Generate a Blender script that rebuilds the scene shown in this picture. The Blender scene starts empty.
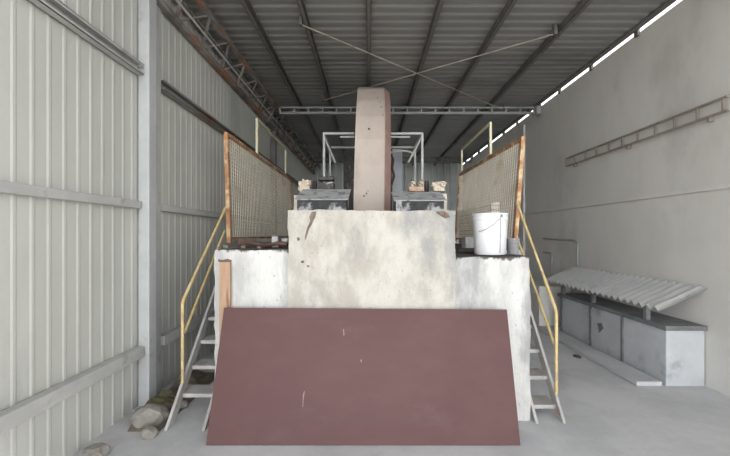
import bpy, bmesh, math, random
from mathutils import Vector, Matrix, noise
random.seed(7)
S = bpy.context.scene
COL = S.collection
H = 1.64                      # eye height
F = 360.0                     # focal length in pixels of a 730 wide frame
VX, VY = 369.0, 235.0         # vanishing point of the shed's length

def P(px, py, D):             # where a pixel lies at depth D
    return Vector(((px - VX) / F * D, D, H - (py - VY) / F * D))

# ------------------------------------------------------------------ materials
def mat(name, c1, c2=None, scale=4.0, rough=0.8, metal=0.0, bump=0.0, bscale=None, contrast=(0.35, 0.65),
        c3=None, s3=1.5, t3=(0.55, 0.7), stretch=(1, 1, 1), dirt_up=None, grime_z=None, pits=None):
    m = bpy.data.materials.new(name); m.use_nodes = True
    nt = m.node_tree; n = nt.nodes; l = nt.links
    b = n['Principled BSDF']; b.inputs['Roughness'].default_value = rough; b.inputs['Metallic'].default_value = metal
    c4 = lambda c: (c[0], c[1], c[2], 1)
    if c2 is None:
        b.inputs['Base Color'].default_value = c4(c1); return m
    tc = n.new('ShaderNodeTexCoord'); mp = n.new('ShaderNodeMapping'); mp.inputs['Scale'].default_value = stretch
    l.new(tc.outputs['Object'], mp.inputs['Vector'])
    def ns(sc, det=6):
        t = n.new('ShaderNodeTexNoise'); t.inputs['Scale'].default_value = sc; t.inputs['Detail'].default_value = det
        t.inputs['Roughness'].default_value = 0.65
        l.new(mp.outputs[0], t.inputs['Vector']); return t
    def mixc(fac, a, bb):
        x = n.new('ShaderNodeMix'); x.data_type = 'RGBA'
        l.new(fac, x.inputs[0])
        if isinstance(a, tuple): x.inputs[6].default_value = c4(a)
        else: l.new(a, x.inputs[6])
        if isinstance(bb, tuple): x.inputs[7].default_value = c4(bb)
        else: l.new(bb, x.inputs[7])
        return x.outputs[2]
    def ramp(src, lo, hi):
        r = n.new('ShaderNodeMapRange'); r.inputs['From Min'].default_value = lo; r.inputs['From Max'].default_value = hi
        r.interpolation_type = 'SMOOTHSTEP'; l.new(src, r.inputs['Value']); return r.outputs[0]
    t1 = ns(scale)
    colr = mixc(ramp(t1.outputs['Fac'], *contrast), tuple(c1), tuple(c2))
    if c3 is not None:
        t2 = ns(s3, 8)
        mp2 = n.new('ShaderNodeMapping'); mp2.inputs['Location'].default_value = (7.3, 2.1, 4.4); mp2.inputs['Scale'].default_value = stretch
        l.new(tc.outputs['Object'], mp2.inputs['Vector']); l.new(mp2.outputs[0], t2.inputs['Vector'])
        colr = mixc(ramp(t2.outputs['Fac'], *t3), colr, tuple(c3))
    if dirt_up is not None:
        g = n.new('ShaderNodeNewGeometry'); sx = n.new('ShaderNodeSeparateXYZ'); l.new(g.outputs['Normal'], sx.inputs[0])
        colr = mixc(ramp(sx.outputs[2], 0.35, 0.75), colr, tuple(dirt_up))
    if pits is not None:        # small dark pits
        tp = ns(52, 4); colr = mixc(ramp(tp.outputs['Fac'], .65, .69), colr, tuple(pits))
    if grime_z is not None:     # black slurry that has run over the top edge in ragged tongues
        tg = ns(9, 6); sz = n.new('ShaderNodeSeparateXYZ'); l.new(tc.outputs['Object'], sz.inputs[0])
        ma = n.new('ShaderNodeMath'); ma.operation = 'MULTIPLY_ADD'; l.new(tg.outputs['Fac'], ma.inputs[0]); ma.inputs[1].default_value = .22; l.new(sz.outputs[2], ma.inputs[2])
        colr = mixc(ramp(ma.outputs[0], grime_z + .105, grime_z + .13), colr, (.10, .09, .08))
    l.new(colr, b.inputs['Base Color'])
    if bump:
        tb = ns(bscale or scale * 4, 8); bn = n.new('ShaderNodeBump'); bn.inputs['Strength'].default_value = bump
        bn.inputs['Distance'].default_value = 0.02
        l.new(tb.outputs['Fac'], bn.inputs['Height']); l.new(bn.outputs[0], b.inputs['Normal'])
    return m

M = {}
M['sheet']   = mat('grey wall sheet', (.51, .515, .48), (.57, .57, .535), 1.2, .55, 0, .06, 9, c3=(.42, .43, .41), s3=1.4, t3=(.5, .75), stretch=(1, 1, .35))
M['back']    = mat('back wall sheet', (.50, .53, .51), (.60, .63, .61), 1.0, .6, 0, .05, 9, c3=(.38, .40, .38), s3=.9, t3=(.5, .7), stretch=(1, 1, .3))
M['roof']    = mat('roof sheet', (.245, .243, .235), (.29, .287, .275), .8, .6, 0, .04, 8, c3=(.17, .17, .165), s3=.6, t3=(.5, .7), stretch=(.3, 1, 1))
M['plaster'] = mat('wall plaster', (.59, .575, .54), (.65, .635, .605), .7, .9, 0, .12, 14, c3=(.47, .455, .425), s3=.55, t3=(.52, .75), stretch=(1, 1, .6))
M['floor']   = mat('dusty concrete floor', (.47, .475, .49), (.58, .58, .59), 1.3, .85, 0, .25, 10, c3=(.36, .36, .365), s3=.8, t3=(.55, .72))
M['yard']    = mat('yard concrete', (.55, .54, .51), (.62, .61, .58), .6, .9, 0, .2, 8)
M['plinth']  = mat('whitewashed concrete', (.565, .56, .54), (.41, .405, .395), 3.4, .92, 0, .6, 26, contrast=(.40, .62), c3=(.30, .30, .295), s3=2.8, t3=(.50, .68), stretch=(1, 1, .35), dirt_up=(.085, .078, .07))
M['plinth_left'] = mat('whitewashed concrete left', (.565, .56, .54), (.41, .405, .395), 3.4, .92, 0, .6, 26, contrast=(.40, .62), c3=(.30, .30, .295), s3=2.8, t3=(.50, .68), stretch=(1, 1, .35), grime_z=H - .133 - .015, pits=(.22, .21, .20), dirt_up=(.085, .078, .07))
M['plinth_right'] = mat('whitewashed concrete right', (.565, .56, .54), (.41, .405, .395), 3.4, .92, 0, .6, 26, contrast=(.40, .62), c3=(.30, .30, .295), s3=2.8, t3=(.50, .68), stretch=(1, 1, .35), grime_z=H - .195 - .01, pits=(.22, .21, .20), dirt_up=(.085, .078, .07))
M['centre']  = mat('cream stained concrete', (.50, .475, .43), (.37, .345, .305), 4.5, .92, 0, .7, 30, contrast=(.36, .64), c3=(.27, .27, .264), s3=2.6, t3=(.46, .68), stretch=(1, 1, .6), pits=(.26, .24, .21))
M['patch']   = mat('whitewash flake', (.84, .83, .8), (.76, .75, .71), 6, .95, 0, .5, 30)
M['chip']    = mat('broken concrete', (.10, .07, .05), (.19, .15, .12), 14, .95, 0, .6, 40)
M['ply']     = mat('brown film faced plywood', (.090, .040, .040), (.104, .050, .049), 1.6, .5, 0, .03, 30, c3=(.112, .066, .064), s3=2.6, t3=(.56, .78), stretch=(.6, 1, 1))
M['scuff']   = mat('pale scuff', (.24, .18, .17), (.28, .22, .21), 30, .8)
M['plyedge'] = mat('plywood edge', (.09, .05, .045), (.13, .08, .07), 20, .8)
M['timber']  = mat('raw orange timber', (.33, .205, .13), (.40, .265, .175), 7, .85, 0, .2, 20, c3=(.20, .115, .07), s3=8, t3=(.52, .65), stretch=(3, 3, .3))
M['steel']   = mat('grey painted steel', (.42, .43, .435), (.48, .49, .495), 3, .6, 0, .05, 20, c3=(.28, .23, .19), s3=5, t3=(.6, .75))
M['darksteel'] = mat('dark roof steel', (.13, .125, .115), (.19, .18, .17), 3, .7, 0, .05, 20, c3=(.22, .13, .085), s3=3, t3=(.55, .72))
M['truss']   = mat('pale truss steel', (.30, .31, .31), (.37, .38, .37), 3, .65, c3=(.2, .17, .14), s3=4, t3=(.58, .72))
M['girt']    = mat('rusting girt steel', (.30, .30, .29), (.22, .21, .20), 3, .7, 0, .05, 20, c3=(.24, .13, .085), s3=2.3, t3=(.5, .68), stretch=(1, .5, 1))
M['girtlow'] = mat('dusty girt steel', (.50, .50, .48), (.42, .42, .41), 3, .75, c3=(.32, .28, .25), s3=3, t3=(.58, .72))
M['eave']    = mat('rusty eave steel', (.12, .10, .09), (.30, .29, .28), 5, .65, c3=(.34, .15, .07), s3=3.5, t3=(.5, .64), stretch=(1, .5, 1))
M['rod']     = mat('brace rod', (.45, .42, .38), (.36, .30, .25), 6, .6)
M['rust']    = mat('rusted frame', (.46, .23, .11), (.32, .16, .085), 7, .85, 0, .2, 30, c3=(.66, .50, .30), s3=5, t3=(.46, .62))
M['wire']    = mat('mesh wire', (.88, .80, .66), (.74, .67, .54), 3, .75, c3=(.55, .40, .20), s3=2, t3=(.54, .7))
M['yellow']  = mat('worn yellow paint', (.52, .38, .13), (.60, .49, .29), 9, .65, 0, .1, 30, c3=(.40, .30, .21), s3=12, t3=(.52, .62))
M['cream_rail'] = mat('cream yellow paint', (.74, .70, .50), (.66, .60, .38), 6, .65, c3=(.40, .30, .2), s3=7, t3=(.6, .72))
M['stair']   = mat('dusty stair steel', (.46, .45, .44), (.36, .345, .33), 5, .85, 0, .2, 30, c3=(.30, .22, .17), s3=6, t3=(.57, .7))
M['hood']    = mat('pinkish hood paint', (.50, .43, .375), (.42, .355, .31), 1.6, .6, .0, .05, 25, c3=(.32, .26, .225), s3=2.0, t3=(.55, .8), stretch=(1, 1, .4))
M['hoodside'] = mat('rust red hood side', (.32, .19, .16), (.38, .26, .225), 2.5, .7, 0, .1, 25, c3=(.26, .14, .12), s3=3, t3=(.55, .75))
M['cover']   = mat('dirty grey cover', (.42, .43, .43), (.33, .335, .33), 9, .85, 0, .2, 30, c3=(.17, .17, .17), s3=9, t3=(.53, .62))
M['grime']   = mat('black grime with slurry', (.03, .03, .033), (.055, .055, .055), 8, .8, 0, .2, 30, c3=(.36, .365, .37), s3=4.2, t3=(.53, .62))
M['black']   = mat('black machine metal', (.035, .033, .03), (.07, .065, .06), 9, .65, c3=(.16, .13, .11), s3=9, t3=(.57, .66))
M['cream']   = mat('cream cast metal', (.54, .48, .37), (.62, .57, .48), 12, .7, 0, .2, 40, c3=(.28, .16, .09), s3=14, t3=(.56, .66))
M['copper']  = mat('orange brown cast metal', (.55, .34, .21), (.66, .48, .36), 12, .7, 0, .2, 40, c3=(.25, .13, .09), s3=12, t3=(.57, .66))
M['bluebox'] = mat('blue grey panel paint', (.36, .39, .43), (.42, .45, .49), 3, .6, c3=(.25, .24, .24), s3=3, t3=(.57, .72))
M['pipe']    = mat('whitish pipe', (.55, .56, .55), (.47, .47, .46), 5, .55, c3=(.33, .3, .27), s3=5, t3=(.6, .74))
M['bucket']  = mat('white plastic', (.68, .69, .70), (.63, .64, .66), 4, .4, c3=(.58, .59, .60), s3=7, t3=(.6, .72))
M['tin']     = mat('dull grey tin', (.24, .24, .25), (.32, .32, .32), 12, .6, .2)
M['plank']   = mat('dark dirty plank', (.06, .055, .05), (.10, .09, .08), 8, .9, 0, .2, 30)
M['block']   = mat('pale block', (.50, .50, .48), (.40, .40, .39), 12, .9, 0, .3, 30)
M['tank']    = mat('blue grey tank wall', (.47, .49, .51), (.54, .56, .58), 2.4, .85, 0, .2, 25, c3=(.33, .35, .37), s3=2.2, t3=(.55, .7))
M['darklip'] = mat('dark tank rim', (.13, .135, .14), (.19, .195, .2), 6, .8)
M['asbestos'] = mat('pale corrugated sheet', (.74, .745, .74), (.68, .685, .68), 4, .9, 0, .15, 30, c3=(.58, .58, .57), s3=2.5, t3=(.55, .7))
M['conduit'] = mat('grey conduit', (.27, .28, .28), (.33, .34, .34), 5, .6)
M['ladder']  = mat('rusty bracket', (.22, .18, .15), (.30, .26, .22), 6, .75)
M['rubble']  = mat('dusty rubble', (.30, .285, .26), (.22, .20, .18), 9, .95, 0, .4, 30)
M['dirt']    = mat('dark dirt', (.10, .085, .065), (.20, .17, .13), 8, 1, 0, .5, 40, c3=(.16, .17, .06), s3=4, t3=(.55, .68))
M['hose']    = mat('rust brown hose', (.09, .045, .035), (.13, .065, .05), 9, .7)
M['wire_d']  = mat('handle wire', (.30, .29, .28))

M['ply'].node_tree.nodes['Principled BSDF'].inputs['Specular IOR Level'].default_value = .25

def brickmat():
    m = bpy.data.materials.new('whitewashed bricks'); m.use_nodes = True
    nt = m.node_tree; n = nt.nodes; l = nt.links; b = n['Principled BSDF']; b.inputs['Roughness'].default_value = .9
    tc = n.new('ShaderNodeTexCoord'); mp = n.new('ShaderNodeMapping'); mp.inputs['Rotation'].default_value = (math.pi/2, 0, math.pi/2)
    sp = n.new('ShaderNodeSeparateXYZ'); cb = n.new('ShaderNodeCombineXYZ')
    l.new(tc.outputs['Object'], sp.inputs[0]); ad = n.new('ShaderNodeMath'); ad.operation = 'ADD'
    l.new(sp.outputs[0], ad.inputs[0]); l.new(sp.outputs[1], ad.inputs[1])
    l.new(ad.outputs[0], cb.inputs[0]); l.new(sp.outputs[2], cb.inputs[1])
    br = n.new('ShaderNodeTexBrick'); l.new(cb.outputs[0], br.inputs['Vector'])
    br.inputs['Scale'].default_value = 1; br.inputs['Brick Width'].default_value = .24; br.inputs['Row Height'].default_value = .075
    br.inputs['Mortar Size'].default_value = .008
    br.inputs['Color1'].default_value = (.60, .58, .54, 1); br.inputs['Color2'].default_value = (.50, .48, .45, 1); br.inputs['Mortar'].default_value = (.22, .2, .18, 1)
    l.new(br.outputs['Color'], b.inputs['Base Color'])
    return m
M['brick'] = brickmat()

# ------------------------------------------------------------------ mesh helpers
def box(bm, a, b, rot=None, pivot=None, bev=0):
    a = Vector(a); b = Vector(b); c = (a + b) / 2; s = b - a
    r = bmesh.ops.create_cube(bm, size=1)
    vs = r['verts']
    for v in vs: v.co = Vector((v.co.x * s.x, v.co.y * s.y, v.co.z * s.z)) + c
    if rot is not None:
        p = Vector(pivot) if pivot is not None else c
        for v in vs: v.co = rot @ (v.co - p) + p
    if bev:
        es = list({e for v in vs for e in v.link_edges})
        bmesh.ops.bevel(bm, geom=es, offset=bev, segments=2, profile=.6, affect='EDGES')
    return vs
def frame(d):
    d = d.normalized(); u = Vector((0, 0, 1)) if abs(d.z) < .95 else Vector((1, 0, 0))
    x = d.cross(u).normalized(); return x, x.cross(d).normalized()
def tube(bm, pts, r, n=8, rr=None):
    pts = [Vector(p) for p in pts]; rings = []
    for i, p in enumerate(pts):
        d = (pts[min(i + 1, len(pts) - 1)] - pts[max(i - 1, 0)])
        x, y = frame(d); q = rr[i] if rr else r
        rings.append([bm.verts.new(p + q * (math.cos(2 * math.pi * k / n) * x + math.sin(2 * math.pi * k / n) * y)) for k in range(n)])
    for a, b in zip(rings, rings[1:]):
        for k in range(n): bm.faces.new((a[k], a[(k + 1) % n], b[(k + 1) % n], b[k]))
    bm.faces.new(list(reversed(rings[0]))); bm.faces.new(rings[-1])
def bar(bm, a, b, w, h):      # rectangular bar from a to b
    a = Vector(a); b = Vector(b); x, y = frame(b - a)
    r = []
    for p in (a, b): r.append([bm.verts.new(p + sx * w / 2 * x + sy * h / 2 * y) for sx, sy in ((-1, -1), (1, -1), (1, 1), (-1, 1))])
    for k in range(4): bm.faces.new((r[0][k], r[0][(k + 1) % 4], r[1][(k + 1) % 4], r[1][k]))
    bm.faces.new(list(reversed(r[0]))); bm.faces.new(r[1])
def prism(bm, poly, vec):     # polygon of 3D points pushed along vec
    vec = Vector(vec); A = [bm.verts.new(Vector(p)) for p in poly]; B = [bm.verts.new(Vector(p) + vec) for p in poly]
    n = len(A); bm.faces.new(list(reversed(A))); bm.faces.new(B)
    for k in range(n): bm.faces.new((A[k], A[(k + 1) % n], B[(k + 1) % n], B[k]))
def lathe(bm, c, prof, n=28, axis='Z', cap=True):
    c = Vector(c); rings = []
    for r, h in prof:
        ring = []
        for k in range(n):
            a = 2 * math.pi * k / n; u, v = r * math.cos(a), r * math.sin(a)
            o = {'Z': (u, v, h), 'X': (h, u, v), 'Y': (u, h, v)}[axis]
            ring.append(bm.verts.new(c + Vector(o)))
        rings.append(ring)
    for a, b in zip(rings, rings[1:]):
        for k in range(n): bm.faces.new((a[k], a[(k + 1) % n], b[(k + 1) % n], b[k]))
    if cap: bm.faces.new(rings[0]); bm.faces.new(rings[-1])
def channel(bm, a, b, wall_n, up, h, w, t=.006):   # C channel along a->b, web on the wall side
    a = Vector(a); b = Vector(b); n = Vector(wall_n); u = Vector(up)
    for lo, hi in (((0, 0), (t, h)), ((0, 0), (w, t)), ((0, h - t), (w, h)), ((w - t, 0), (w, h * .22)), ((w - t, h * .78), (w, h))):
        q = [a + n * lo[0] + u * lo[1], a + n * hi[0] + u * lo[1], a + n * hi[0] + u * hi[1], a + n * lo[0] + u * hi[1]]
        prism(bm, q, b - a)

ORG = {}
def new(): return bmesh.new()
def obj(name, bm, m, parent=None, smooth=False, mats=None):
    bmesh.ops.recalc_face_normals(bm, faces=bm.faces[:])
    me = bpy.data.meshes.new(name)
    if parent is not None: org = ORG[parent.name]
    else:
        xs = [v.co for v in bm.verts]
        lo = Vector([min(c[i] for c in xs) for i in range(3)]); hi = Vector([max(c[i] for c in xs) for i in range(3)])
        org = Vector(((lo.x + hi.x) / 2, (lo.y + hi.y) / 2, lo.z))
    for v in bm.verts: v.co -= org
    bm.to_mesh(me); bm.free()
    for mm in (mats or [m]): me.materials.append(M[mm])
    if smooth:
        for p in me.polygons: p.use_smooth = True
        try: me.set_sharp_from_angle(angle=math.radians(40))
        except Exception: pass
    o = bpy.data.objects.new(name, me); COL.objects.link(o)
    if parent is None: o.location = org
    else: o.parent = parent
    ORG[o.name] = org
    return o
def tag(o, label, cat, group=None, kind=None):
    o['label'] = label; o['category'] = cat
    if group: o['group'] = group
    if kind: o['kind'] = kind
    return o
def thing(name, label, cat, loc, group=None, kind=None):
    o = bpy.data.objects.new(name, None); COL.objects.link(o); o.location = loc; o.empty_display_size = .1
    ORG[o.name] = Vector(loc)
    return tag(o, label, cat, group, kind)
def struct(o): o['kind'] = 'structure'; return o
def rough_box(bm, a, b, step=.12, amp=.012, seed=0.0):     # a cast block with hand-worn faces and ragged arrises
    a = Vector(a); b = Vector(b)
    n = [max(1, round((b[i] - a[i]) / step)) for i in range(3)]
    cache = {}
    def V(i, j, k):
        key = (i, j, k)
        if key not in cache:
            p = Vector([a[q] + (b[q] - a[q]) * key[q] / n[q] for q in range(3)])
            edge = sum(1 for q in range(3) if key[q] in (0, n[q]))
            w = noise.noise_vector(p * 3.1 + Vector((seed, 0, 0))) * amp + noise.noise_vector(p * 11 + Vector((seed, 5, 0))) * amp * (.9 if edge >= 2 else .3)
            cache[key] = bm.verts.new(p + w)
        return cache[key]
    for ax in range(3):
        u, v = (ax + 1) % 3, (ax + 2) % 3
        for side in (0, n[ax]):
            for i in range(n[u]):
                for j in range(n[v]):
                    q = []
                    for di, dj in ((0, 0), (1, 0), (1, 1), (0, 1)):
                        k = [0, 0, 0]; k[ax] = side; k[u] = i + di; k[v] = j + dj; q.append(V(*k))
                    bm.faces.new(q)
def rock(bm, c, r, seed):
    rr = bmesh.ops.create_icosphere(bm, subdivisions=2, radius=1)
    for v in rr['verts']:
        d = noise.noise(v.co * 1.3 + Vector((seed, seed * 2, 0))) * .35 + 1
        v.co = Vector((v.co.x * r[0] * d, v.co.y * r[1] * d, v.co.z * r[2] * d)) + Vector(c)
        v.co.z = max(v.co.z, 0.0)

# ------------------------------------------------------------------ the shed
XL, XR = -2.2, 3.65
ZR = H + 2.78                 # roof underside
D0, D1 = 1.3, 14.0            # the open front and the back wall
bm = new(); box(bm, (XL - .3, D0, -.2), (XR + .3, D1 + .3, 0)); struct(obj('floor', bm, 'floor'))
bm = new(); box(bm, (-40, -40, -.22), (40, 45, -.004)); o = struct(obj('ground', bm, 'yard'))

def ribbed(bm, length, place, depth, back, period=.2, rib=.05, slope=.02, phase=0):
    # trapezoid profile: list of (s, t); t towards the room
    prof = []; s = phase
    prof.append((0, 0))
    while s + period < length:
        s0 = s + (period - rib) / 2
        prof += [(s0 - slope, 0), (s0, depth), (s0 + rib, depth), (s0 + rib + slope, 0)]
        s += period
    prof.append((length, 0))
    return prof
# left wall: vertical ribs, profile runs along y
bm = new(); pr = ribbed(bm, D1 - D0, None, .0045, .03, .125, .018, .012)
poly = [(XL - .010 + t, D0 + s, 0) for s, t in pr] + [(XL - .05, D1, 0), (XL - .05, D0, 0)]
prism(bm, poly, (0, 0, ZR + .02)); struct(obj('wall_left', bm, 'sheet'))
bm = new(); pr = ribbed(bm, XR - XL, None, .03, .03, .25, .06, .02)
poly = [(XL + s, D1 - t, 0) for s, t in pr] + [(XR, D1 + .06, 0), (XL - .05, D1 + .06, 0), (XL - .05, D1, 0)]
prism(bm, poly, (0, 0, ZR + .02)); struct(obj('wall_back', bm, 'back'))
# right wall, stopping short of the roof so that daylight shows in the gap
bm = new(); YA, YB = 9.7, 12.7     # added opening, hidden behind fence and bricks, to light the rear
for a, b in (((XR, D0, 0), (XR + .12, YA, ZR - .045)), ((XR, YB, 0), (XR + .12, D1 + .06, ZR - .045)), ((XR, YA, H + .5), (XR + .12, YB, ZR - .045))): box(bm, a, b)
struct(obj('wall_right', bm, 'plaster'))
# roof: ribs run across
bm = new(); pr = ribbed(bm, D1 + .4 - D0, None, .016, .03, .16, .05, .03)
poly = [(XL - .2, D0 + s, ZR + .016 - t) for s, t in pr] + [(XL - .2, D1 + .4, ZR + .07), (XL - .2, D0, ZR + .07)]
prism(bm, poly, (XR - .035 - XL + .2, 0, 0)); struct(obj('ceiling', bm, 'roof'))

# roof purlins along the length
pur = [(-1.45, 'roof purlin next to the lattice girder of the left eave'), (-.80, 'roof purlin first to the left of the saw hood'),
       (0.0, 'roof purlin running straight over the tall saw hood'), (.84, 'roof purlin first to the right of the saw hood'),
       (1.68, 'roof purlin second to the right of the saw hood'), (2.55, 'roof purlin nearest the wall with the daylight gap')]
for x, lab in pur:
    bm = new(); channel(bm, (x - .03, D0 + .05, ZR - .09), (x - .03, D1 - .01, ZR - .09), (1, 0, 0), (0, 0, 1), .088, .055)
    tag(obj('roof_purlin', bm, 'darksteel'), lab, 'roof beam', 'purlins under the roof sheets', 'thing')
# edge angle under the roof by the gap, held by cleats
t = thing('edge_angle', 'thin dark steel angle along the daylight gap above the pale wall', 'roof beam', (XR - .07, 7, ZR - .09), kind='thing')
bm = new(); box(bm, (XR - .12, D0 + .05, ZR - .03), (XR - .04, D1 - .02, ZR)); obj('angle', bm, 'darksteel', t)
y = 2.3
while y < 13.5:
    bm = new(); box(bm, (XR - .038, y, ZR - .09), (XR - .004, y + .06 + .1 * random.random(), ZR - .004)); obj('cleat', bm, 'darksteel', t); y += .75 + .5 * random.random()

# lattice girder crossing the shed
def truss(D, zt, zb, xa, xb, lab, mt='truss'):
    t = thing('lattice_truss', lab, 'truss', ((xa + xb) / 2, D, zb), kind='thing')
    bm = new(); zt = min(zt, ZR - .11); bar(bm, (xa, D, zt), (xb, D, zt), .05, .03); obj('top_chord', bm, mt, t)
    bm = new(); bar(bm, (xa, D, zb), (xb, D, zb), .05, .045); obj('bottom_chord', bm, mt, t)
    n = 18
    for i in range(n + 1):
        x = xa + (xb - xa) * i / n
        bm = new(); bar(bm, (x, D, zb), (x, D, zt), .03, .03); obj('truss_post', bm, mt, t)
    return t
Dt = 7.45
tz = lambda y, D: H - (y - VY) / F * D
t = truss(Dt, tz(107.8, Dt), tz(113.2, Dt), XL + .36, XR - .23, 'pale lattice truss spanning the shed just behind the saw hood')
bm = new(); box(bm, (XR - .22, Dt - .08, tz(115, Dt)), (XR - .125, Dt + .08, tz(107, Dt))); obj('end_bracket', bm, 'truss', t)
D2 = 12.2
t = truss(D2, ZR - .16, ZR - .30, XL + .36, XR - .2, 'farther dark lattice truss near the back wall', 'darksteel')

for x in (XL + .5, XR - .4):
    bm = new(); box(bm, (x, D2 - .03, ZR - .15), (x + .06, D2 + .03, ZR - .002)); obj('roof_mount', bm, 'darksteel', t)

# cross bracing rods
for (a, b, lab) in (((369, 48, 5.29), (504, 107.5, 7.7), 'thin brace rod running from over the hood towards the right end of the truss'),
                    ((483, 48, 5.29), (323, 95, 7.1), 'thin brace rod running from upper right down behind the hood top')):
    A = P(*a); B = P(*b); d = (B - A); A = A - d * .3
    zz = ZR - (.108 if a[0] == 369 else .128); A.z = min(A.z, zz); B.z = min(B.z, zz)
    t = thing('brace_rod', lab, 'brace rod', (A + B) / 2, 'roof cross bracing', 'thing')
    bm = new(); tube(bm, [A, B], .009, 6); obj('rod', bm, 'rod', t)
    for q in (A, B):
        bm = new(); box(bm, (q.x - .02, q.y - .03, q.z - .012), (q.x + .02, q.y + .03, ZR - .002)); obj('end_plate', bm, 'darksteel', t)

# left eave lattice girder
t = thing('eave_girder', 'rusty lattice girder along the top of the corrugated left wall', 'girder', (XL + .2, 7, ZR - .42), kind='thing')
for nm, x, z, w, h, mm in (('bottom_chord', XL + .06, ZR - .40, .07, .06, 'eave'), ('inner_chord', XL + .30, ZR - .16, .06, .05, 'eave'), ('top_chord', XL + .06, ZR - .16, .05, .05, 'eave')):
    bm = new(); bar(bm, (x, D0 + .1, z), (x, D1 - .05, z), w, h); obj(nm, bm, mm, t)
bm = new(); tube(bm, [(XL + .17, D0 + .1, ZR - .30), (XL + .17, D1 - .05, ZR - .30)], .013, 8); obj('pale_pipe', bm, 'pipe', t)
y = D0 + .3; k = 0
while y < D1 - .6:
    bm = new()
    bar(bm, (XL + .06, y, ZR - .40), (XL + .30, y + .3, ZR - .16), .035, .02); bar(bm, (XL + .30, y + .3, ZR - .16), (XL + .06, y + .6, ZR - .40), .035, .02)
    obj('lacing', bm, 'darksteel' if k % 3 else 'eave', t); y += .6; k += 1

# columns
def ibeam_column(y0, lab, mm='steel', w=.11, plate=True):
    t = thing('steel_column', lab, 'column', (XL + .06, y0 + .1, 0), 'columns on the corrugated wall', 'thing')
    bm = new(); box(bm, (XL + .004, y0, .004), (XL + w, y0 + .13, ZR - .45), bev=.012); obj('box_shaft', bm, mm, t)
    bm = new(); box(bm, (XL + .004, y0 + .13, .004), (XL + .05, y0 + .3, ZR - .45)); obj('side_flange', bm, mm, t)
    bm = new(); box(bm, (XL + .004, y0 - .08, .002), (XL + .17, y0 + .34, .015)); obj('base_plate', bm, mm, t)
ibeam_column(3.42, 'near steel column on the corrugated wall beside the yellow stair rail')
ibeam_column(8.05, 'farther steel column on the corrugated wall where the truss ends', 'darksteel')
bm = new(); box(bm, (XR - .05, 8.4, .002), (XR - .003, 8.6, ZR - .2), bev=.01); tag(obj('pilaster', bm, 'plaster'), 'plastered pilaster under the right end of the truss', 'pilaster', kind='thing')

# girts on the left wall
for z, row, mm, h, w in ((1.56, 'upper rusty wall girt', 'girt', .10, .07), (.285, 'middle thin wall girt', 'girtlow', .07, .05), (-1.10, 'lowest dusty wall girt', 'girtlow', .10, .075)):
    for ya, yb_, where in ((D0 + .02, 3.40, 'between the open front and the near column'), (3.735, 8.03, 'between the near and the farther column'), (8.37, D1 - .04, 'between the farther column and the back wall')):
        bm = new(); channel(bm, (XL + .004, ya, H + z - h / 2), (XL + .004, yb_, H + z - h / 2), (1, 0, 0), (0, 0, 1), h, w) if mm == 'girt' else box(bm, (XL + .004, ya, H + z - h / 2), (XL + .004 + w, yb_, H + z + h / 2), bev=.008)
        tag(obj('wall_girt', bm, 'girtlow' if ya < 2 else mm), row + ' ' + where, 'girt', 'girts on the corrugated wall', 'thing')
bm = new(); box(bm, (XR - .03, D0 + .1, H + .475), (XR - .003, 8.38, H + .525)); tag(obj('wall_rail', bm, 'plaster'), 'thin pale rail along the plastered wall below the rusty bracket', 'rail', kind='thing')

# bracket ladder on the right wall
t = thing('wall_bracket', 'rusty ladder-like bracket lying along the plastered wall', 'bracket', (XR - .05, 5.5, H + 1.3))
za, zb = H + 1.25, H + 1.39
for nm, z in (('lower_bar', za), ('upper_bar', zb)):
    bm = new(); bar(bm, (XR - .06, 3.6, z), (XR - .06, 6.55, z), .025, .022); obj(nm, bm, 'ladder', t)
for i in range(11):
    y = 6.55 - i * .29
    bm = new(); bar(bm, (XR - .06, y, za), (XR - .06, y, zb), .018, .018); obj('rung', bm, 'ladder', t)
for y in (6.3, 5.0, 3.8):
    bm = new(); box(bm, (XR - .06, y, za - .05), (XR - .003, y + .03, za + .01)); obj('wall_peg', bm, 'ladder', t)
# conduit
bm = new(); z = H - .10
tube(bm, [(XR - .02, 7.5, z + .03), (XR - .02, 6.34, z - .0), (XR - .02, 6.27, z - .05), (XR - .02, 6.27, z - .42)], .016, 8)
tag(obj('conduit_pipe', bm, 'conduit', smooth=True), 'thin grey conduit bent down on the plastered wall above the corrugated sheet', 'pipe')
bm = new(); tube(bm, [(XR - .02, 7.5, H - .36), (XR - .02, 7.2, H - .36), (XR - .02, 7.15, H - .4), (XR - .03, 7.15, .726)], .014, 8)
tag(obj('conduit_pipe', bm, 'conduit', smooth=True), 'short low conduit bend on the plastered wall, seen beside the right stair rail', 'pipe')

# ------------------------------------------------------------------ plinth
DP = 3.12; DS = 3.17
zl, zr_ = H - .133, H - .195
t = thing('concrete_plinth', 'whitewashed stepped concrete plinth carrying the stone saw', 'plinth', (0, 5, 0), kind='thing')
bm = new(); rough_box(bm, (-1.36, DS, 0), (-.6, 4.6, zl), .06, .011, 1); obj('left_ledge', bm, 'plinth_left', t)
bm = new(); rough_box(bm, (.6, DS, 0), (1.42, 4.6, zr_), .06, .011, 2); obj('right_ledge', bm, 'plinth_right', t)
bm = new(); rough_box(bm, (-.70, DP, 0), (.745, 3.98, H + .214), .05, .012, 3)
cb = obj('centre_block', bm, 'centre', t)
bm = new(); box(bm, (-.86, 4.05, 0), (.90, 8.6, H + .2)); box(bm, (-1.80, 4.34, 0), (1.85, 8.6, H - .18)); obj('rear_bed', bm, 'plinth', t)
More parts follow.
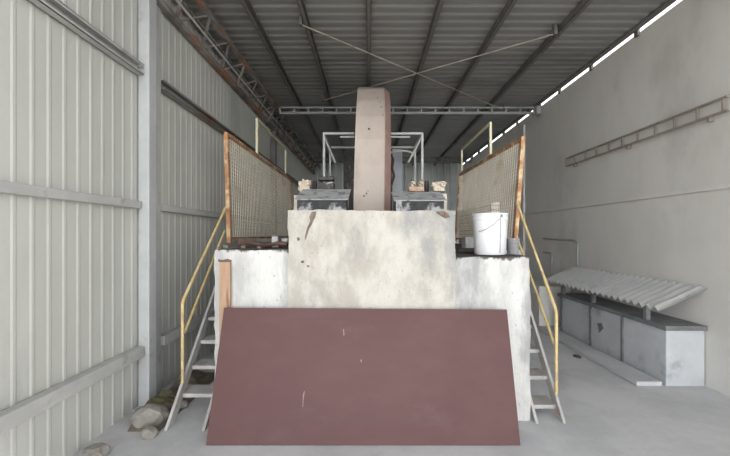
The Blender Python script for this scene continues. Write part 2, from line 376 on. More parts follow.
# broken spots
def blotch(pts, D, name, mm, par, off=.004, lift=.012):
    bm = new(); q = [P(x, y, D) for x, y in pts]
    prism(bm, [p + Vector((0, -lift, 0)) for p in q], (0, lift + .02, 0)); o = obj(name, bm, mm, par); return o
blotch([(312, 212), (316, 211.5), (315, 217), (313.5, 220), (311.5, 225), (309, 229), (307.5, 234), (305.5, 240), (305, 237), (306.5, 231), (308, 226.5), (310.5, 221.5), (309.5, 217)], DP, 'chipped_scar', 'chip', cb)
blotch([(301, 261), (303.5, 260.5), (304.5, 262.5), (302, 263)], DP, 'chipped_scar', 'chip', cb)
blotch([(307, 265), (309, 265.5), (309.5, 267), (307.5, 267)], DP, 'chipped_scar', 'chip', cb)
blotch([(436, 212), (443, 211), (447, 213), (450, 217), (446, 218), (441, 215.5)], DP, 'chipped_scar', 'chip', cb)
blotch([(297, 238), (299, 237), (300, 240), (298, 241)], DP, 'chipped_scar', 'chip', cb)
blotch([(218.5, 261.5), (219, 259), (223, 259.8), (228, 258.8), (232, 260), (231.5, 262), (226, 262.8)], DS, 'chipped_scar', 'chip', bpy.data.objects['left_ledge'])
# timber strip in the left front
bm = new(); a = P(220.5, 262, DS - .02); b = P(231, 262, DS - .02)
box(bm, (a.x, DS - .045, .002), (b.x, DS - .018, a.z)); tag(obj('timber_strip', bm, 'timber'), 'upright raw orange timber strip in the plinth front, left of the brown board', 'timber')

# plywood board leaning on the plinth
t = thing('plywood_board', 'brown film-faced plywood board leaning against the plinth front', 'board', (0, 2.85, 0))
A = P(224, 308, 3.075); B = P(507, 310, 3.075)
foot_y = 2.80; k = (A.z) / 1.0
Lf = Vector((A.x - .03, foot_y, .004)); Rf = Vector((B.x + .0, foot_y, .004))
nrm = (B - A).cross(Lf - A).normalized(); nrm = nrm if nrm.y < 0 else -nrm
bm = new(); prism(bm, [A, B, Rf, Lf], -nrm * .016); obj('sheet', bm, 'ply', t)
bm = new(); prism(bm, [A - nrm * .003 + Vector((-.0015, 0, 0)), A + Vector((-.0015, 0, .0015)) - nrm * .015, B + Vector((.0015, 0, .0015)) - nrm * .015, B + Vector((.0015, 0, .0015)) - nrm * .003], Vector((0, 0, .003)))
obj('edge', bm, 'plyedge', t)
def on_board(px, py):        # the point of the board's face behind a pixel
    o = Vector((0, 0, H)); d = P(px, py, 1.0) - o; s = (A - o).dot(nrm) / d.dot(nrm); return o + d * s
for pts in ([(343, 329), (344, 329), (344.4, 335), (343.5, 336)], [(303, 394), (304.3, 391), (304.8, 391.5), (303.6, 399), (303, 407), (302.5, 407)], [(360, 360), (362, 359.5), (361.5, 363)]):
    bm = new(); prism(bm, [on_board(*p) + nrm * .0012 for p in pts], -nrm * .002); obj('scratch', bm, 'scuff', t)

# ------------------------------------------------------------------ stairs
def stair(sx, X, foot, slope, ztop, post, rail_top, mid_a, mid_b, zs, lab, Xi):
    t = thing('steel_stair', lab, 'stairs', (sx * (X - .15), foot + .5, 0), 'stairs up to the ledges')
    yt = 4.25; ztop = (yt - foot) * slope
    for nm, x in (('stringer', X), ('stringer', Xi)):
        bm = new()
        prism(bm, [(sx * x - .012, foot - .05, .003), (sx * x - .012, foot + .07, .003), (sx * x - .008, yt + .07, ztop), (sx * x - .008, yt - .05, ztop)], (.024, 0, 0)); obj(nm, bm, 'stair', t)
    for z in zs:
        y = foot + z / slope; y2 = y + .2
        bm = new(); box(bm, (min(sx * X, sx * Xi) + .02, y, z - .035), (max(sx * X, sx * Xi), y2, z), bev=.004); obj('tread', bm, 'stair', t)
    # handrail
    pt = post + Vector((0, 0, 0))
    r = .0145
    bm = new(); tube(bm, [Vector((post.x, post.y, post.z - .735)), post], r, 10); hp = obj('rail_post', bm, 'yellow', t, True)
    bm = new(); tube(bm, [post - Vector((0, 0, .005)), post + (rail_top - post) * .02 + Vector((0, 0, .01)), rail_top], r, 10); obj('top_rail', bm, 'yellow', t, True)
    bm = new(); tube(bm, [mid_a, mid_b], r * .9, 10); obj('mid_rail', bm, 'yellow', t, True)
    return t
XS = 1.70
def PX(px, py, X):            # pixel on the plane x = X
    return P(px, py, X * F / (px - VX))
stair(-1, XS, 3.18 - .14 / 1.1, 1.1, H - .15, PX(182.6, 303, -XS), PX(225.5, 208, -XS), PX(184.5, 333, -XS), PX(224.5, 231, -XS),
      [.21 + .19 * i for i in range(6)], 'steel stair with yellow handrail between the plinth and the corrugated wall', 1.385)
stair(1, XS, 3.255 - .103 / 1.25, 1.25, H - .2, PX(556.3, 312.5, XS), PX(517, 203, XS), PX(554.2, 344, XS), PX(516.5, 236, XS),
      [.103 + .2 * i for i in range(6)], 'steel stair with yellow handrail on the side of the white bucket', 1.46)

# ------------------------------------------------------------------ mesh fences
def fence(near_b, near_t, far_b, far_t, lab, n_mid, loc):
    t = thing('mesh_fence', lab, 'fence', loc, 'mesh fences on the ledges')
    nb, nt_, fb, ft = near_b, near_t, far_b, far_t
    q = lambda u, v: (nb.lerp(fb, u)).lerp(nt_.lerp(ft, u), v)
    bm = new(); bar(bm, q(0, -.02), q(0, 1.0), .045, .045); obj('near_post', bm, 'rust', t)
    bm = new(); bar(bm, q(1, -.02), q(1, 1), .04, .04); obj('far_post', bm, 'rust', t)
    for i in range(1, n_mid + 1):
        bm = new(); bar(bm, q(i / (n_mid + 1), -.02), q(i / (n_mid + 1), 1), .03, .03); obj('middle_post', bm, 'wire', t)
    bm = new(); bar(bm, q(-.005, 1), q(1.005, 1), .04, .045); obj('top_rail', bm, 'rust', t)
    bm = new(); bar(bm, q(0, .02), q(1, .02), .03, .03); obj('bottom_rail', bm, 'rust', t)
    L = (fb - nb).length; hgt = (nt_ - nb).length
    n = int(L / .068); m = int(hgt / .047)
    bm = new()
    for i in range(1, n): bar(bm, q(i / n, .02), q(i / n, .99), .007, .007)
    for j in range(1, m): bar(bm, q(0, j / m) + Vector((.005, 0, 0)), q(1, j / m) + Vector((.005, 0, 0)), .007, .007)
    obj('wire_mesh', bm, 'wire', t)
    return t
nb = P(229.3, 240.5, 4.36); nt_ = P(226.2, 134, 4.36)
fb = Vector((nb.x, 7.9, nb.z)); ft = Vector((nt_.x, 7.9, nt_.z))
fence(nb, nt_, fb, ft, 'rust-framed wire mesh fence along the corrugated wall side', 0, (nb.x, 6.1, H - .15))
nb = P(515, 243, 4.38); nt2 = P(522.8, 138.5, 4.38)
fb = Vector((nb.x, 7.4, nb.z)); ft2 = Vector((nt2.x, 7.4, nt2.z + .06))
fence(nb, nt2, fb, ft2, 'rust-framed wire mesh fence behind the white bucket', 0, (nb.x, 5.9, H - .15))
# raised guard rails above the fences
def guard(x, y0, y1, z0, z1, lab, mats_):
    t = thing('guard_rail', lab, 'guard rail', (x, (y0 + y1) / 2, z0), 'raised guard rails over the fences')
    for nm, a, b, w, mm in (('near_post', (x, y0, z0), (x, y0, z1), .034, mats_[0]), ('far_post', (x, y1, z0), (x, y1, z1), .03, mats_[1]),
                            ('top_bar', (x, y0 - .015, z1), (x, y1, z1), .034, mats_[1]), ('lower_bar', (x, y0, z0 + .02), (x, y1, z0 + .02), .03, mats_[2])):
        bm = new(); bar(bm, a, b, w, w); obj(nm, bm, mm, t)
xl = nt_.x + .0
guard(xl - .03, -(xl - .03) * F / (VX - 257), 7.6, nt_.z + .03, tz(119.5, -(xl - .03) * F / (VX - 257)), 'cream guard rail frame rising over the left mesh fence', ('cream_rail', 'cream_rail', 'pipe'))
yr = (nt2.x + .03) * F / (490.5 - VX)
guard(nt2.x + .03, yr, 7.37, nt2.z + .09, tz(123, yr), 'pale yellow guard rail frame rising over the right mesh fence', ('cream_rail', 'cream_rail', 'pipe'))

# ------------------------------------------------------------------ the saw
lean = lambda z: .035 * max(0, z - H - .2) / 2.3
t = thing('saw_hood', 'tall pinkish blade hood of the stone saw seen edge on', 'machine hood', (.05, 6.4, H + .2))
zb = H + .203
prof = [(5.18, zb), (5.18, H + .6), (5.2, H + 1.0), (5.27, H + 1.4), (5.40, H + 1.78), (5.58, H + 2.08), (5.83, H + 2.36), (6.02, H + 2.47), (6.3, H + 2.55), (6.6, H + 2.57), (7.0, H + 2.5), (7.4, H + 2.3), (7.7, H + 1.9), (7.9, H + 1.3), (8.0, H + .6), (8.0, zb)]
xa, xb = (353.2 - VX) / F * 5.18, (383.6 - VX) / F * 5.18
xc, cham = xb + .098, .16           # the hood's right edge is a wide slanted facet
yc = 6.6
ins = [(y + (cham if y < yc else -cham) * min(1, abs(y - yc) / .8), z - .10 * max(0, 1 - abs(y - yc) / .9)) for y, z in prof]
bm = new()
L_ = [bm.verts.new((xa + lean(z) * 1.3, y, z)) for y, z in prof]; F_ = [bm.verts.new((xb + lean(z), y, z)) for y, z in prof]; C_ = [bm.verts.new((xc + lean(z), y, z)) for y, z in ins]
n_ = len(prof)
bm.faces.new(L_); bm.faces.new(C_)
for k in range(n_):
    k2 = (k + 1) % n_
    bm.faces.new((L_[k], L_[k2], F_[k2], F_[k])); bm.faces.new((F_[k], F_[k2], C_[k2], C_[k]))
es = [e for e in bm.edges if {v for v in e.verts} <= set(L_)]
obj('hood_shell', bm, 'hood', t)
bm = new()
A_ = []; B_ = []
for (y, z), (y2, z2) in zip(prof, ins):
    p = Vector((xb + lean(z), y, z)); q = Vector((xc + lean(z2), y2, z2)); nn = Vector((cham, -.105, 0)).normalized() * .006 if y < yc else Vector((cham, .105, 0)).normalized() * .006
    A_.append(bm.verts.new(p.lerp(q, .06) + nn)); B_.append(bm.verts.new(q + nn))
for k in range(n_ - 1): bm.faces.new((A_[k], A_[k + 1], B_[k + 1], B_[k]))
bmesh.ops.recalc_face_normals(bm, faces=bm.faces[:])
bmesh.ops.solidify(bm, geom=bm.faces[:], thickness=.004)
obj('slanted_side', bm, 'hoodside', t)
for px, py, r in ((369, 129, .017), (377.5, 98, .008), (381.5, 107, .009), (383, 115, .009), (380, 102.5, .007), (366.5, 193.5, .012), (364, 196, .012), (368, 191, .008)):
    # bolt or hole on the curved face: walk along the ray to the face
    for i in range(400):
        D = 5.0 + i * .004; p = P(px, py, D)
        yy = 5.18
        for (y0, z0), (y1, z1) in zip(prof[:10], prof[1:10]):
            if z0 <= p.z <= z1: yy = y0 + (y1 - y0) * (p.z - z0) / (z1 - z0)
        if D >= yy: break
    bm = new(); lathe(bm, p, [(r, -.006), (r, .03)], 10, 'Y'); obj('bolt_hole', bm, 'black', t)

# steel stands beside the hood
bm = new(); box(bm, ((391 - VX) / F * 7.6, 7.5, H + .203), ((402 - VX) / F * 7.6, 7.9, tz(150, 7.6)), bev=.02)
tag(obj('saw_column', bm, 'bluebox'), 'blue-grey upright panel just right of the saw hood', 'machine column', kind='thing')
bm = new(); box(bm, ((344 - VX) / F * 7.6, 7.5, H + .203), ((356 - VX) / F * 7.6, 7.9, tz(152, 7.6)), bev=.02)
tag(obj('saw_column', bm, 'black'), 'black upright column just left of the saw hood', 'machine column', kind='thing')
bm = new(); pts = [P(391.5, 146, 7.3), P(390.5, 152, 7.2), P(393, 160, 7.2), P(392, 168, 7.2), P(394, 176, 7.2), P(391, 186, 7.2), Vector(((391 - VX) / F * 7.2, 7.2, H + .21))]
tube(bm, pts, .028, 8); tag(obj('rubber_hose', bm, 'hose', smooth=True), 'rust-brown hose hanging beside the right edge of the hood', 'hose')

# pipe frame straddling the saw
zf = tz(133.5, 6.0); x0, x1 = (324 - VX) / F * 6.0, (422.3 - VX) / F * 6.0; yb = 6.95
t = thing('pipe_frame', 'whitish pipe frame on legs straddling the saw hood', 'pipe frame', (0, 6.5, H + .2))
r = .021
for x, y in ((x0, 6.0), (x0, yb), (x1, 6.0), (x1, yb)):
    bm = new(); tube(bm, [(x, y, H + .203), (x, y, zf)], r, 8); obj('leg', bm, 'pipe', t, True)
for y in (6.0, yb):
    for a, b in ((x0, xa - .02), (xc + .06, x1)):
        bm = new(); tube(bm, [(a, y, zf), (b, y, zf)], r, 8); obj('cross_pipe', bm, 'pipe', t, True)
for x in (x0, x1):
    bm = new(); tube(bm, [(x, 6.0, zf), (x, yb, zf)], r, 8); obj('long_pipe', bm, 'pipe', t, True)
    bm = new(); tube(bm, [(x, 6.0, zf - .05), (x + (.16 if x < 0 else -.2), 6.3, zf - .42)], .018, 8); obj('brace', bm, 'pipe', t, True)
for a, b in ((x0 + .26, xa - .02), (xc + .06, x1 - .2)):
    bm = new(); tube(bm, [(a, 6.05, zf - .045), (b, 6.05, zf - .045)], .016, 8); obj('feed_pipe', bm, 'pipe', t, True)
bm = new(); c = Vector((x1 - .28, 6.8, zf - .2)); tube(bm, [c + Vector((.26 * math.sin(a), 0, .1 * math.cos(a))) for a in [i * math.pi / 8 - math.pi / 2 for i in range(9)]], .02, 8); obj('bent_pipe', bm, 'pipe', t, True)

# machine covers either side
def cover(sx, pix, lab):
    # pix: front face left/right, lid top left/right in pixels
    D = 4.15; Db = 4.62
    fl, fr, tl, tr, yf, yt = pix
    t = thing('machine_cover', lab, 'machine cover', ((fl + fr - 2 * VX) / 2 / F * D, 4.4, H + .2), 'sloped machine covers')
    a, b = P(fl, yf, D), P(fr, yf, D); c, d = P(tl, yt, Db), P(tr, yt, Db)
    z0 = H + .203
    bm = new()
    A_ = [bm.verts.new(v) for v in (Vector((a.x, D, z0)), Vector((b.x, D, z0)), Vector((d.x, Db, z0)), Vector((c.x, Db, z0)))]
    B_ = [bm.verts.new(v) for v in (a, b, d, c)]
    bm.faces.new(A_); bm.faces.new(B_)
    for k in range(4): bm.faces.new((A_[k], A_[(k + 1) % 4], B_[(k + 1) % 4], B_[k]))
    obj('cover_body', bm, 'grime', t)
    up = Vector((0, -.02, .03))
    bm = new(); ox = .025
    prism(bm, [a + Vector((-ox, -.03, -.004)), b + Vector((ox, -.03, -.004)), d + Vector((ox, 0, .002)), c + Vector((-ox, 0, .002))], (0, 0, .011)); obj('sloped_lid', bm, 'cover', t)
    return t
cl = cover(-1, (297, 346, 305, 349, 200, 190.2), 'sloped grimy cover left of the saw hood with slurry splashed down its front')
cr = cover(1, (396, 444, 393, 438, 201, 192.8), 'sloped grimy cover right of the saw hood with patchy white splashes')
bm = new(); a = P(396, 201, 4.14); b = P(401.5, 201, 4.14); box(bm, (a.x, 4.13, H + .203), (b.x, 4.146, a.z)); obj('corner_strip', bm, 'cover', cr)

# pumps and motors behind / beside the covers
def torus(bm, c, R_, r, axis='Y', n=18, m=8, a0=0, a1=2 * math.pi):
    pts = []
    for i in range(n + 1):
        a = a0 + (a1 - a0) * i / n; u, v = R_ * math.cos(a), R_ * math.sin(a)
        pts.append(Vector(c) + (Vector((u, 0, v)) if axis == 'Y' else Vector((0, u, v))))
    tube(bm, pts, r, m)
def pump(px0, px1, pyt, pyb, D, side, lab):
    a = P(px0, pyt, D); b = P(px1, pyb, D); w = b.x - a.x; h = a.z - b.z; cx = (a.x + b.x) / 2; z0 = b.z
    t = thing('cast_pump', lab, 'pump', (cx, D, z0), 'small pumps on the saw bed')
    bm = new(); rough_box(bm, (cx - w * .30, D - .06, z0 + .012), (cx + w * .34, D + .1, z0 + h * .62), .035, .014, px0)
    for v in bm.verts:
        k = (v.co.z - z0) / h; v.co.x = cx + (v.co.x - cx) * (1.12 - .35 * k)
    obj('pump_body', bm, 'cream', t, True)
    bm = new(); lathe(bm, (cx, D + .01, z0 + h * .72), [(.01, -w * .42), (w * .15, -w * .42), (w * .17, -w * .36), (w * .14, -w * .2), (w * .19, -w * .08), (w * .21, w * .1), (w * .17, w * .3), (w * .2, w * .34), (w * .2, w * .40), (.01, w * .42)], 16, 'X')
    obj('pump_casing', bm, 'cream', t, True)
    bm = new(); torus(bm, (cx + side * w * .22, D - .09, z0 + h * .70), w * .14, w * .05); obj('ring_flange', bm, 'cream', t, True)
    bm = new(); lathe(bm, (cx + side * w * .22, D - .085, z0 + h * .70), [(.004, 0), (w * .11, 0), (w * .11, .06), (.004, .06)], 12, 'Y'); obj('rusty_core', bm, 'copper', t)
    bm = new(); tube(bm, [(cx - side * w * .1, D, z0 + h * .8), (cx - side * w * .1, D, z0 + h * 1.0)], w * .07, 8); obj('nipple', bm, 'cream', t, True)
    bm = new(); tube(bm, [(cx - side * w * .32, D - .05, z0 + h * .5), (cx - side * w * .36, D - .08, z0 + h * .28), (cx - side * w * .28, D - .08, z0 + .03)], w * .05, 8); obj('drain_pipe', bm, 'copper', t, True)
    return t
def bearing_pair(px0, px1, pyt, pyb, D, lab):
    a = P(px0, pyt, D); b = P(px1, pyb, D); w = b.x - a.x; h = a.z - b.z; cx = (a.x + b.x) / 2; z0 = b.z
    t = thing('bearing_pair', lab, 'bearing', (cx, D, z0))
    bm = new(); rough_box(bm, (a.x, D - .06, z0 + .012), (b.x, D + .1, z0 + h * .42), .04, .008, px0); obj('base_casting', bm, 'copper', t)
    for dx in (-.26, .24):
        c = Vector((cx + dx * w, D, z0 + h * .62))
        bm = new(); lathe(bm, c, [(.006, -.07), (w * .13, -.07), (w * .19, -.05), (w * .21, 0), (w * .19, .08), (.006, .1)], 16, 'Y')
        for v in bm.verts: v.co.z = c.z + (v.co.z - c.z) * 1.15
        cp = obj('bearing_cap', bm, 'cream', t, True)
        bm = new(); bar(bm, c + Vector((-w * .14, -.08, w * .08)), c + Vector((w * .10, -.08, -w * .10)), .014, .01); obj('grease_streak', bm, 'hose', cp)
        bm = new(); tube(bm, [c + Vector((dx * w * .3, 0, w * .15)), c + Vector((dx * w * .3, 0, h * .40))], w * .05, 8); obj('cap_bolt', bm, 'hose', cp)
    return t
Z2 = H + .203
def stand(px0, px1, pyb, D, mm, lab, nm='pump_stand'):
    a = P(px0, pyb, D); b = P(px1, pyb, D)
    bm = new(); rough_box(bm, (a.x, D - .05, Z2), (b.x, D + .12, a.z - .01), .05, .008, px0)
    for v in bm.verts: v.co.z = max(v.co.z, Z2)
    tag(obj(nm, bm, mm), lab, 'stand')
stand(294.5, 304, 194.5, 4.75, 'cream', 'cream lower casing under the pump beside the left mesh fence')
pump(297.5, 312.5, 179, 194.0, 4.75, 1, 'cream cast pump beside the left mesh fence, left of the black bearing block')
stand(437.5, 446, 193.5, 4.75, 'cream', 'cream lower casing under the pump beside the right cover')
pump(430.5, 446.5, 181.5, 193.0, 4.75, 1, 'cream cast pump beside the right mesh fence, by the right sloped cover')
bearing_pair(409, 425, 180, 192.4, 5.4, 'orange-brown casting with two cream caps behind the right sloped cover')
stand(410, 424, 193.0, 5.4, 'black', 'dark stand under the orange-brown casting behind the right cover')
# black bearing set behind the left cover
t = thing('bearing_block', 'black greasy bearing block behind the left sloped cover', 'bearing', ((326.5 - VX) / F * 5.4, 5.4, Z2))
a = P(319, 177.5, 5.4); b = P(334, 188, 5.4)
bm = new(); rough_box(bm, (a.x, 5.33, Z2 + .012), (b.x, 5.5, b.z + .07), .05, .01, 5); obj('housing', bm, 'black', t)
bm = new(); box(bm, (a.x, 5.32, a.z - .05), (b.x, 5.5, a.z), bev=.01); obj('cap', bm, 'black', t)
for fx in (.2, .8):
    x = a.x + (b.x - a.x) * fx
    bm = new(); tube(bm, [(x, 5.4, b.z), (x, 5.4, a.z + .02)], .02, 8); obj('bolt', bm, 'black', t)
bm = new(); bar(bm, (a.x + .12, 5.31, b.z + .05), (b.x - .01, 5.31, b.z + .075), .02, .02); obj('pale_lever', bm, 'block', t)
for px, lab in ((315.2, 'black pulley between the cream pump and the left sloped cover'), (427.2, 'black pulley left of the cream pump by the right cover')):
    t = thing('pulley', lab, 'pulley', ((px - VX) / F * 4.95, 4.95, Z2), 'black pulleys')
    c = P(px, 187, 4.95)
    bm = new(); lathe(bm, c, [(.02, -.03), (.085, -.03), (.085, -.015), (.07, -.005), (.085, .005), (.085, .015), (.02, .015)], 22, 'X'); obj('wheel', bm, 'black', t, True)
    bm = new(); box(bm, (c.x - .03, 4.92, Z2), (c.x + .0, 4.98, c.z)); obj('bracket', bm, 'black', t)

# ------------------------------------------------------------------ on the ledges
# bucket
D = 3.38; c = P(490, 256, D); c.z = zr_ + .014
w0 = 15.0 / F * D; w1 = 16.6 / F * D; hb = 40.5 / F * D
t = thing('paint_bucket', 'white plastic bucket standing on the right ledge', 'bucket', c)
bm = new(); lathe(bm, c, [(w0 * .94, 0), (w0, .012), (w1 * .985, hb * .84), (w1 * 1.02, hb * .845), (w1 * 1.02, hb * .9), (w1 * .99, hb * .905), (w1, hb * .96), (w1 * 1.03, hb * .97), (w1 * 1.03, hb), (w1 * .95, hb), (w0 * .92, .02), (.01, .02)], 40, 'Z'); obj('pail', bm, 'bucket', t, True)
bm = new(); tube(bm, [c + Vector((w1 * 1.05 * math.sin(a), -w1 * 1.05 * math.cos(a), hb * .93)) for a in (.28, .34)], .014, 8); obj('handle_lug', bm, 'wire_d', t)
pts = []
for i in range(13):
    u = i / 12; a = .3 - u * 1.25
    pts.append(c + Vector((w1 * 1.06 * math.sin(a), -w1 * 1.06 * math.cos(a), hb * (.90 - .34 * math.sin(u * 1.5)))))
bm = new(); tube(bm, pts, .0035, 6); obj('wire_handle', bm, 'wire_d', t)
bm = new(); tube(bm, [c + Vector((w1 * 1.0 * math.sin(.3) * (1 - .07 * (1 - u)), -w1 * 1.0 * math.cos(.3) * (1 - .07 * (1 - u)), hb * u)) for u in (.05, .5, .88)], .0035, 6); obj('seam_drip', bm, 'tin', t)
# small tin by the fence foot
c = P(513, 257, 3.42); c.z = zr_ + .014
t = thing('tin_can', 'dull grey tin next to the white bucket', 'tin', c)
bm = new(); lathe(bm, c, [(.048, 0), (.052, .006), (.056, .135), (.06, .14), (.06, .15), (.052, .15), (.048, .02), (.005, .02)], 24, 'Z'); obj('tin_body', bm, 'tin', t, True)
bm = new(); tube(bm, [c + Vector((.057 * math.sin(a), -.057 * math.cos(a), .15 - .035 * math.cos(a * 1.0))) for a in [i * .26 - 1.55 for i in range(13)]], .003, 6); obj('wire_bail', bm, 'wire_d', t)
# right ledge: plank and white block
bm = new(); a = P(455, 246, 3.85); box(bm, (a.x + .02, 3.78, zr_ + .016), (1.27, 3.90, zr_ + .055), Matrix.Rotation(-.04, 3, 'Z')); tag(obj('dirty_plank', bm, 'plank'), 'dark dirty plank lying behind the white bucket', 'plank')
bm = new(); a = P(464, 240, 4.08); rough_box(bm, (a.x, 4.02, zr_ + .022), (a.x + .2, 4.18, zr_ + .17), .05, .008, 9); tag(obj('pale_block', bm, 'block'), 'pale broken block behind the plank beside the white bucket', 'block')
# left ledge: long dark bar with pale end, rusty offcuts
t = thing('steel_bar', 'long dark bar with a pale tip lying on the left ledge', 'bar', P(265, 242, 3.7))
a = P(240, 243.5, 3.75); b = P(283, 240.5, 3.55); a.z = zl + .08; b.z = zl + .085
bm = new(); bar(bm, a, b, .04, .035); obj('bar_body', bm, 'plank', t)
e = b + (b - a).normalized() * .06
bm = new(); bar(bm, b, e, .036, .03); obj('pale_tip', bm, 'block', t)
bm = new(); x = (275.5 - VX) / F * 3.5; box(bm, (x - .03, 3.47, zl + .012), (x + .03, 3.53, zl + .12), bev=.004); tag(obj('steel_offcut', bm, 'cover'), 'small upright grey steel offcut by the dark bar', 'offcut')
bm = new(); pts = [Vector(( -1.27 + .5 * u + .01 * math.sin(u * 20), 3.45 + .12 * math.sin(u * 5), zl + .044 + .012 * math.sin(u * 9))) for u in [i / 14 for i in range(15)]]
tube(bm, pts, .018, 8); tag(obj('rusty_rod', bm, 'hose', smooth=True), 'crooked rusty rod lying along the left ledge front', 'rod')
bm = new(); rough_box(bm, (-1.1, 3.62, zl + .022), (-.85, 3.8, zl + .04), .04, .012, 12); tag(obj('dark_rag', bm, 'plank'), 'dark flattened rag under the bar on the left ledge', 'rag')
for i, (px, D, r, lab) in enumerate(((226, 3.28, .022, 'tiny stone at the outer corner of the left ledge'), (243, 3.3, .018, 'tiny stone in front of the rusty rod on the left ledge'), (259, 3.28, .015, 'tiny stone in mid front of the left ledge'))):
    bm = new(); x = (px - VX) / F * D; rock(bm, (0, 0, r * .5), (r * 1.4, r, r), i * 3.3)
    for v in bm.verts: v.co += Vector((x, D, zl + .012))
    tag(obj('stone_chip', bm, 'dirt'), lab, 'stone', 'stone chips on the left ledge')

# low brick wall outside the right fence
bm = new(); box(bm, (1.9, 5.6, 0), (2.03, 7.6, tz(206, 6.3))); tag(obj('brick_parapet', bm, 'brick'), 'low whitewashed brick wall behind the right mesh fence', 'brick wall', kind='thing')

# ------------------------------------------------------------------ tank and corrugated sheet on the right
xt = 3.22
t = thing('settling_tank', 'blue-grey tank under the corrugated sheet by the plastered wall', 'tank', (3.43, 5.0, 0))
bm = new(); box(bm, (xt, 3.9, 0), (XR - .01, 6.06, H - 1.03), bev=.01); obj('tank_wall', bm, 'tank', t)
bm = new(); box(bm, (xt - .03, 3.87, H - 1.03), (XR - .01, 6.09, H - .98)); obj('rim', bm, 'darklip', t)
for y in (5.98, 5.2, 4.55):
    bm = new(); box(bm, (xt - .018, y, .02), (xt + .02, y + .035, H - 1.03)); obj('rib', bm, 'darklip', t)
bm = new(); p = [(xt - .012, 4.98, .42), (xt - .012, 5.06, .40), (xt - .012, 5.02, .28), (xt - .012, 4.94, .36)]; prism(bm, p, (.03, 0, 0)); obj('dark_stain', bm, 'darklip', t)
bm = new(); box(bm, (xt - .32, 3.9, .002), (xt - .04, 6.1, .05), bev=.01); tag(obj('tank_kerb', bm, 'floor'), 'low concrete kerb along the foot of the tank', 'kerb', kind='thing')
bm = new(); box(bm, (3.05, 6.45, .002), (XR - .01, 7.4, .72), bev=.02); tag(obj('low_block', bm, 'plaster'), 'low plastered block beyond the tank, seen behind the right stair', 'block', kind='thing')
# sheet
bm = new(); rows = []
ny, nx = 240, 6
ya, yb_ = 3.85, 6.42
for j in range(ny + 1):
    y = ya + (yb_ - ya) * j / ny
    rows.append([bm.verts.new((3.12 + (XR - .02 - 3.12) * i / nx, y + .0, H - .80 + .235 * i / nx + .024 * math.sin(y / .115 * 2 * math.pi))) for i in range(nx + 1)])
for j in range(ny):
    for i in range(nx): bm.faces.new((rows[j][i], rows[j][i + 1], rows[j + 1][i + 1], rows[j + 1][i]))
r_ = bmesh.ops.solidify(bm, geom=bm.faces[:], thickness=.008)
t = thing('corrugated_sheet', 'pale corrugated roofing sheet sloping off the plastered wall over the tank', 'corrugated sheet', (3.4, 5.1, H - .98))
obj('sheet', bm, 'asbestos', t, True)
for y in (4.2, 5.2, 6.0):
    bm = new(); bar(bm, (3.24, y, H - .98), (3.24, y, H - .80), .05, .05); obj('prop', bm, 'darklip', t)
    bm = new(); bar(bm, (3.2, y, H - .805), (XR - .03, y, H - .61), .04, .04); obj('rafter', bm, 'darklip', t)
# stain and chip on the floor
bm = new(); rock(bm, (0, 0, 0), (.05, .07, .02), 4.4)
for v in bm.verts: v.co += Vector(((577 - VX) / F * 4.85, 4.85, 0.001))
tag(obj('dark_clod', bm, 'plank'), 'small dark clod on the pale floor in front of the tank', 'clod')

# ------------------------------------------------------------------ rubble by the left wall
bm = new()
n = 34
grid = {}
for i in range(n + 1):
    for j in range(9):
        y = 3.0 + 1.3 * i / n; u = j / 8; x = XL + .185 + .27 * u
        e = min(1, i / 4, (n - i) / 4)
        z = .002 + e * max(0, .11 * (1 - u) ** 1.3 * (1 + noise.noise((x * 5, y * 4, 0)) * .9) + .02 * noise.noise((x * 17, y * 17, 3))) * (1 if j < 8 else 0)
        grid[i, j] = bm.verts.new((x, y, z))
for i in range(n):
    for j in range(8): bm.faces.new((grid[i, j], grid[i + 1, j], grid[i + 1, j + 1], grid[i, j + 1]))
o = obj('dirt', bm, 'dirt'); o['kind'] = 'stuff'; o['label'] = 'dark dirt and dry weeds heaped along the foot of the corrugated wall'; o['category'] = 'dirt'
for k, (x, y, r, lab) in enumerate(((-1.90, 3.14, (.15, .12, .11), 'largest grey rubble lump at the foot of the near column'), (-1.79, 2.93, (.07, .06, .05), 'flat grey rubble lump next to the left stair foot'),
                         (-2.02, 2.66, (.08, .09, .06), 'grey rubble lump nearest the open front by the corrugated wall'), (-1.86, 3.72, (.07, .06, .07), 'small rubble lump behind the foot of the left stair'),
                         (-1.77, 3.42, (.05, .05, .045), 'smallest rubble lump, midway between the largest lump and the stair'))):
    bm = new(); rock(bm, (0, 0, r[2] * .45), r, k * 2.7 + 1)
    for v in bm.verts: v.co += Vector((x, y, .003))
    tag(obj('rubble_lump', bm, 'rubble'), lab, 'rubble', 'rubble by the corrugated wall')

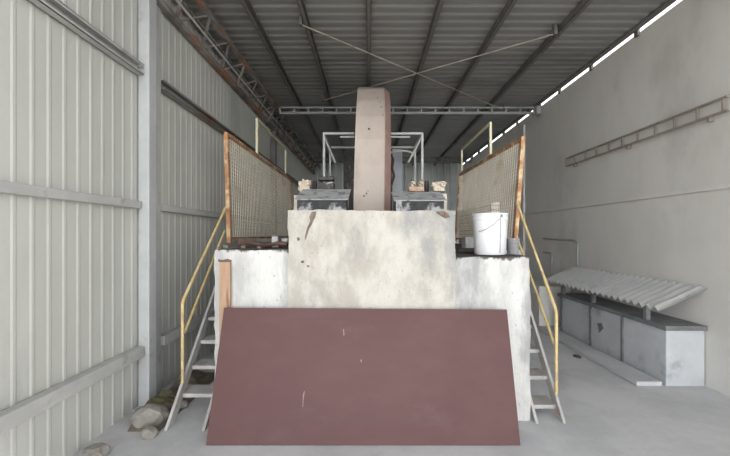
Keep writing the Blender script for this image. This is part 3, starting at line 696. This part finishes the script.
# ------------------------------------------------------------------ light and camera
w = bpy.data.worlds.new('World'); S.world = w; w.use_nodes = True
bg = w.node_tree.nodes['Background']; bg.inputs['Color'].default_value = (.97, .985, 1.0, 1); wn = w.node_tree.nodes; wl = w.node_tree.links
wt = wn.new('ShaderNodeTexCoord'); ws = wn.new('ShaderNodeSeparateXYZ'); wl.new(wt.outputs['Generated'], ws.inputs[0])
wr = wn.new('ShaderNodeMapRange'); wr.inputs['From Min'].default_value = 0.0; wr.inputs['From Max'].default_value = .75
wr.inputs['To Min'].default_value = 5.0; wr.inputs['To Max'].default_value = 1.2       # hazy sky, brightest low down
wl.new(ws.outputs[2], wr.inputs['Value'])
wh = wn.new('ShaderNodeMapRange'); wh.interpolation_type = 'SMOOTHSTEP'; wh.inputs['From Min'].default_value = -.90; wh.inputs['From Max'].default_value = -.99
wh.inputs['To Min'].default_value = 0; wh.inputs['To Max'].default_value = 9.0        # added bright sky patch facing the open front, lights the deep interior
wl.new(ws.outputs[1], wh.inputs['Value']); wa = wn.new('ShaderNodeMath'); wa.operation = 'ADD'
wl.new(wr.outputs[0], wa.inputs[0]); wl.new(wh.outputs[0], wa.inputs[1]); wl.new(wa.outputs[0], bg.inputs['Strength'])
sun = bpy.data.lights.new('sun', 'SUN'); sun.energy = 4.0; sun.angle = math.radians(2); sun.color = (1, .96, .90)
so = bpy.data.objects.new('sun', sun); COL.objects.link(so); so.rotation_euler = (math.radians(14), 0, math.radians(-8)); so.location = (0, -8, 12)
cam = bpy.data.cameras.new('camera'); cam.sensor_width = 36; cam.lens = 36 * F / 730
cam.shift_x = (365 - VX) / 730; cam.shift_y = (VY - 228) / 730; cam.clip_start = .05
co = bpy.data.objects.new('camera', cam); COL.objects.link(co); co.location = (0, 0, H); co.rotation_euler = (math.radians(90), 0, 0)
S.camera = co
S.view_settings.view_transform = 'Standard'; S.view_settings.look = 'None'; S.view_settings.gamma = 1; S.view_settings.use_curve_mapping = False
S.view_settings.exposure = -.35
S.cycles.max_bounces = 10; S.cycles.diffuse_bounces = 8
